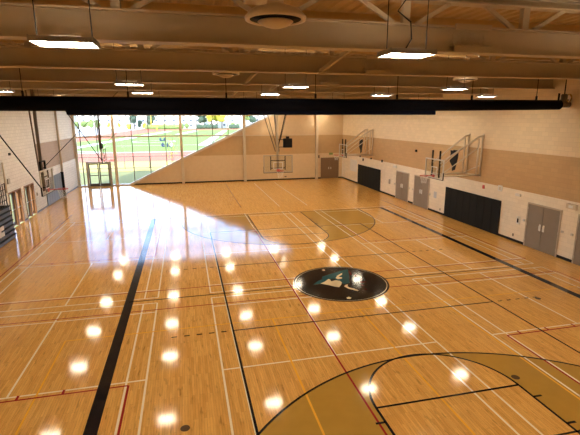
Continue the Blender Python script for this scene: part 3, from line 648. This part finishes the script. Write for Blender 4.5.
# ------------------------------------------------------------------ outdoors
ZG = -.3
def gp(px, py): p = at(px, py, 2, ZG); return (p.x, p.y)
def flat(name, pts, z, mm, label, cat, kind=None):
    o = MB().poly([(x, y, ZG+z) for x, y in pts]).build(name, mm); return tag(o, label, cat, kind=kind)
g = MB().box((-400,YF+.6,ZG-.3),(500,700,ZG)).box((-400,-60,ZG-.3),(XL-.32,YF+.6,ZG)).build('ground', 'ground_green'); tag(g, kind='structure')
def patch(name, pts, z, mm): 
    o = MB().poly([(x, y, ZG+z) for x, y in pts]).build(name, mm, g); return o
patch('field_turf', [(-60,77),(80,77),(80,262),(-22,262),(-34,200),(-46,160),(-60,130)], .02, 'field_green')
tag(patch('dry_lawn', [(-60,44),(80,44),(80,57.5),(-60,57.5)], .03, 'dry_grass'), 'sunlit dry lawn strip')
tag(patch('running_track', [(-60,57.5),(80,57.5),(80,77),(-60,77)], .04, 'track_red'), 'red running track, near straight')
tag(patch('running_track', [(-70,104),gp(70,142.5),gp(80,142),gp(110,139),gp(145,133.2),gp(170,130.4),(90,262),(90,292),(-21,287),gp(145,129.0),gp(120,132.5),gp(100,135.2),gp(85,136.6),(-75,165)], .05, 'track_red'), 'red running track, far bend')
patch('paved_apron', [(-90,166),gp(84,136.4),gp(100,135),gp(119,132.3),gp(144,129),(-25,330),(-120,330)], .06, 'pavement')
WL = MB(); zz = ZG+.09
def wl(a, b, w_):
    x0, y0 = a; x1, y1 = b; strip(WL, x0, y0, x1, y1, w_, zz)
wl((-60,77.6),(80,77.6),1.1); wl((-29,101),(60,101),.5); wl(gp(74,148.8),gp(118,140.3),2.2); wl(gp(118,140.3),gp(170,131.4),3.0); wl(gp(203,145.5),gp(225,130.5),2.6); wl(gp(178,134.6),gp(196,131),3); wl((-40,92),(-20,78),1.2)
c0 = gp(154,141.8); arc(WL, c0[0], c0[1], 6, 0, 360, .6, zz, 32)
WL.build('field_line', 'turf_white', g)
# chain link fence with posts
t = empty('field_fence', (-10, 47, ZG), 'dark metal fence between the lawn and the running track', 'fence')
zt = at(110, 157, 1, 47).z
MB().tube([(-40,47,zt),(30,47,zt)], .05, 8).tube([(-40,47,ZG+.15),(30,47,ZG+.15)], .04, 8).build('rail', 'fence_steel', t)
for i in range(20): MB().tube([(-36+i*3.2,47,ZG),(-36+i*3.2,47,zt)], .05, 8).build('fence_post', 'fence_steel', t)
# goal post
p = gp(159, 129.5)
t = empty('goal_post', (-21, 255, ZG), 'yellow football goal post at the far end of the field', 'goal post')
MB().tube([(-21,255,ZG),(-21,255,ZG+3)], .35, 8).tube([(-24,255,ZG+3),(-18,255,ZG+3)], .3, 8).tube([(-24,255,ZG+3),(-24,255,ZG+9)], .25, 8).tube([(-18,255,ZG+3),(-18,255,ZG+9)], .25, 8).build('post_frame', 'post_yellow', t)
# seated players
def person(px, py, mm, lab, ph):
    p = gp(px, py); s = 1.15
    me = bpy.data.meshes.new('person'); x, y, z = 0, 0, 0
    V = [(0,0,.16),(0,.02,.42),(0,0,.66),(0,-.02,.78),(0,-.02,.92),(.12,-.05,.16),(.3,-.4,.34),(.12,-.6,.08),(-.12,-.05,.16),(-.3,-.4,.34),(-.12,-.6,.08),(.2,0,.64),(.3,-.2,.42),(.2,-.4,.36),(-.2,0,.64),(-.3,-.2,.42),(-.2,-.4,.36)]
    E_ = [(0,1),(1,2),(2,3),(3,4),(0,5),(5,6),(6,7),(0,8),(8,9),(9,10),(2,11),(11,12),(12,13),(2,14),(14,15),(15,16)]
    Rr = [.15,.14,.15,.06,.11,.10,.075,.05,.10,.075,.05,.07,.05,.04,.07,.05,.04]
    me.from_pydata(V, E_, []); me.materials.append(M[mm])
    o = bpy.data.objects.new('person', me); COL.objects.link(o); o.location = (p[0], p[1], ZG+.03); o.rotation_euler = (0,0,ph); o.scale = (1.25,1.25,1.25)
    sk = o.modifiers.new('skin', 'SKIN'); me.skin_vertices.new() if not me.skin_vertices else None
    for i, r_ in enumerate(Rr): me.skin_vertices[0].data[i].radius = (r_, r_)
    me.skin_vertices[0].data[0].use_root = True
    o.modifiers.new('sub', 'SUBSURF').levels = 1
    tag(o, lab, 'person', 'people sitting on the field')
person(160.5,141.5,'cloth_blue','person in dark clothes sitting farther out on the field, left of a pair',.4)
person(164.6,141.5,'cloth_blue','person in dark clothes sitting farther out on the field, right of a pair',-.5)
person(163,147.4,'cloth_blue','person in blue sitting on the field, left of the nearer three',.2)
person(167.6,147.8,'cloth_blue','person in blue sitting on the field, middle of the nearer three',1.2)
person(172,147.4,'cloth_white','person in white sitting on the field, right of the nearer three',-.6)
# houses
def house(x, y, w_, h_, mm, lab, gable=True):
    t = empty('house', (x, y, ZG), lab, 'house', 'houses behind the field')
    wb = MB().box((x-w_/2,y,ZG),(x+w_/2,y+10,ZG+h_)).build('wall', mm, t)
    if gable: MB().prism([(x-w_/2-.6,y-.6,ZG+h_),(x+w_/2+.6,y-.6,ZG+h_),(x,y-.6,ZG+h_+4)], (0,11.2,0)).build('roof', 'house_roof', t)
    else: MB().box((x-w_/2-.4,y-.4,ZG+h_),(x+w_/2+.4,y+10.4,ZG+h_+.8)).build('roof', 'house_roof', t)
    nx = max(2, int(w_/5))
    for r in range(int(h_/3.6)):
        for i in range(nx):
            xx = x-w_/2+w_*(i+.5)/nx; z = ZG+1.5+r*3.4
            MB().box((xx-.8,y-.12,z),(xx+.8,y-.01,z+1.5)).build('window', 'house_window', wb)
HX = [(-107,16,9,'house_white'),(-88,15,10,'house_grey'),(-70,16,12,'house_white'),(-53,14,13,'house_white'),(-37,12,10,'house_grey'),(-19,19,13,'house_white'),(2,20,12,'house_white'),(24,18,14,'house_white'),(45,15,10,'house_grey'),(64,20,12,'house_white'),(88,18,13,'house_white'),(112,20,12,'house_white')]
for i, (x, w_, h_, mm) in enumerate(HX):
    house(x, 318+((i*7) % 3)*6, w_, h_, mm, '%s %s house behind the field, %s from the left' % ('pale' if mm == 'house_white' else 'grey', 'gabled' if i % 2 else 'flat roofed', ORD[i]), bool(i % 2))
def tree(x, y, h_, r_, mm, lab, trunk=True):
    t = empty('tree', (x, y, ZG), lab, 'tree', 'trees behind the field')
    MB().tube([(x,y,ZG),(x+.1*r_,y,ZG+h_*.6)], [r_*.09, r_*.05], 8).build('trunk', 'bark', t)
    bm = bmesh.new()
    for k in range(9):
        a = random.random()*6.28; q = random.random()*r_*.45
        c = Vector((x+math.cos(a)*q, y+math.sin(a)*q, ZG+h_*.35+random.random()*h_*.55))
        rs = r_*(.3+.2*random.random())
        ret = bmesh.ops.create_icosphere(bm, subdivisions=3, radius=rs)
        for v in ret['verts']:
            v.co = v.co*(1+random.uniform(-.18,.18)) + c
    me = bpy.data.meshes.new('crown'); bm.to_mesh(me); bm.free(); me.materials.append(M[mm]); o = bpy.data.objects.new('crown', me); COL.objects.link(o); o.parent = t
    me.transform(Matrix.Translation((-x,-y,-ZG)))
TR = [(77,9,4,'leaf_green'),(84,8,5,'leaf_green'),(91,9,5,'leaf_green'),(98,9,4,'leaf_green'),(109,7,3,'leaf_yellow'),(119,7,3,'leaf_yellow'),(134,12,6,'leaf_dark'),(140,9,5,'leaf_dark'),(129,5,4,'leaf_yellow'),(145,6,4,'leaf_yellow'),
      (151,11,5,'leaf_dark'),(165,5,4,'leaf_yellow'),(181,6,4,'leaf_green'),(187,6,4,'leaf_green'),(200,11,5,'leaf_dark'),(204,12,5,'leaf_dark'),(211,14,6,'leaf_yellow'),(217,14,6,'leaf_yellow'),(222,13,5,'leaf_yellow'),(233,6,5,'leaf_green'),(246,12,5,'leaf_green'),(252,13,5,'leaf_dark')]
cn = {'leaf_green':'mid green','leaf_yellow':'bright yellow green','leaf_dark':'dark green'}
for i, (px, h_, r_, mm) in enumerate(TR):
    yy = 299 + (i % 2)*9; big = h_ > 10; h_ = h_*(1.15 if big else .62); r_ = r_*(.8 if big else .6); p = at(px, 128, 1, yy)
    nb = 'in the row behind the field'
    tree(p.x, yy, h_, r_, mm, '%s tree %s, %s from the left' % (cn[mm], nb, (ORD[i] if i < 12 else ['thirteenth','fourteenth','fifteenth','sixteenth','seventeenth','eighteenth','nineteenth','twentieth','twenty-first','twenty-second'][i-12])))
# hedge line
for (a, b) in ((147,178),(199,216),(231,237)):
    pa, pb = at(a,129,1,296), at(b,129,1,296); mb = MB(); n = max(3, int((pb.x-pa.x)/1.5)); 
    bm = mb.bm
    for k in range(n):
        ret = bmesh.ops.create_icosphere(bm, subdivisions=2, radius=1.6)
        for v in ret['verts']: v.co = v.co*(1+random.uniform(-.15,.15)) + Vector((pa.x+(pb.x-pa.x)*k/(n-1), 296, ZG+1.4))
    tag(mb.build('hedge', 'leaf_green' if a < 190 else 'leaf_dark'), {147:'long green hedge behind the left half of the field',199:'dark hedge under the yellow green trees',231:'short dark hedge at the right behind the field'}[a], 'hedge')
# sapling just outside the window
t = empty('sapling', (-8.3, 44, ZG), 'thin young tree with sparse yellow leaves outside the window', 'tree')
bx = at(172, 165, 1, 44).x; t.location.x = bx
MB().tube([(bx,44,ZG),(bx+.1,44,2.4),(bx+.3,44,4.4)], [.05,.035,.015], 8).tube([(bx+.08,44,1.8),(bx+.8,44,3.4)], [.02,.01], 6).tube([(bx+.05,44,1.6),(bx-.6,44,3.0)], [.02,.01], 6).build('trunk', 'bark', t)
mb = MB()
for k in range(90):
    h = random.random(); c = Vector((bx+random.gauss(0,.45), 44+random.gauss(0,.4), 1.3+h*3.0)); d = Vector((random.gauss(0,1),random.gauss(0,1),random.gauss(0,1))).normalized()*.09; e_ = d.orthogonal().normalized()*.05
    mb.poly([c-d, c+e_, c+d, c-e_])
tag(mb.build('foliage', 'leaf_yellow', t), kind='stuff')
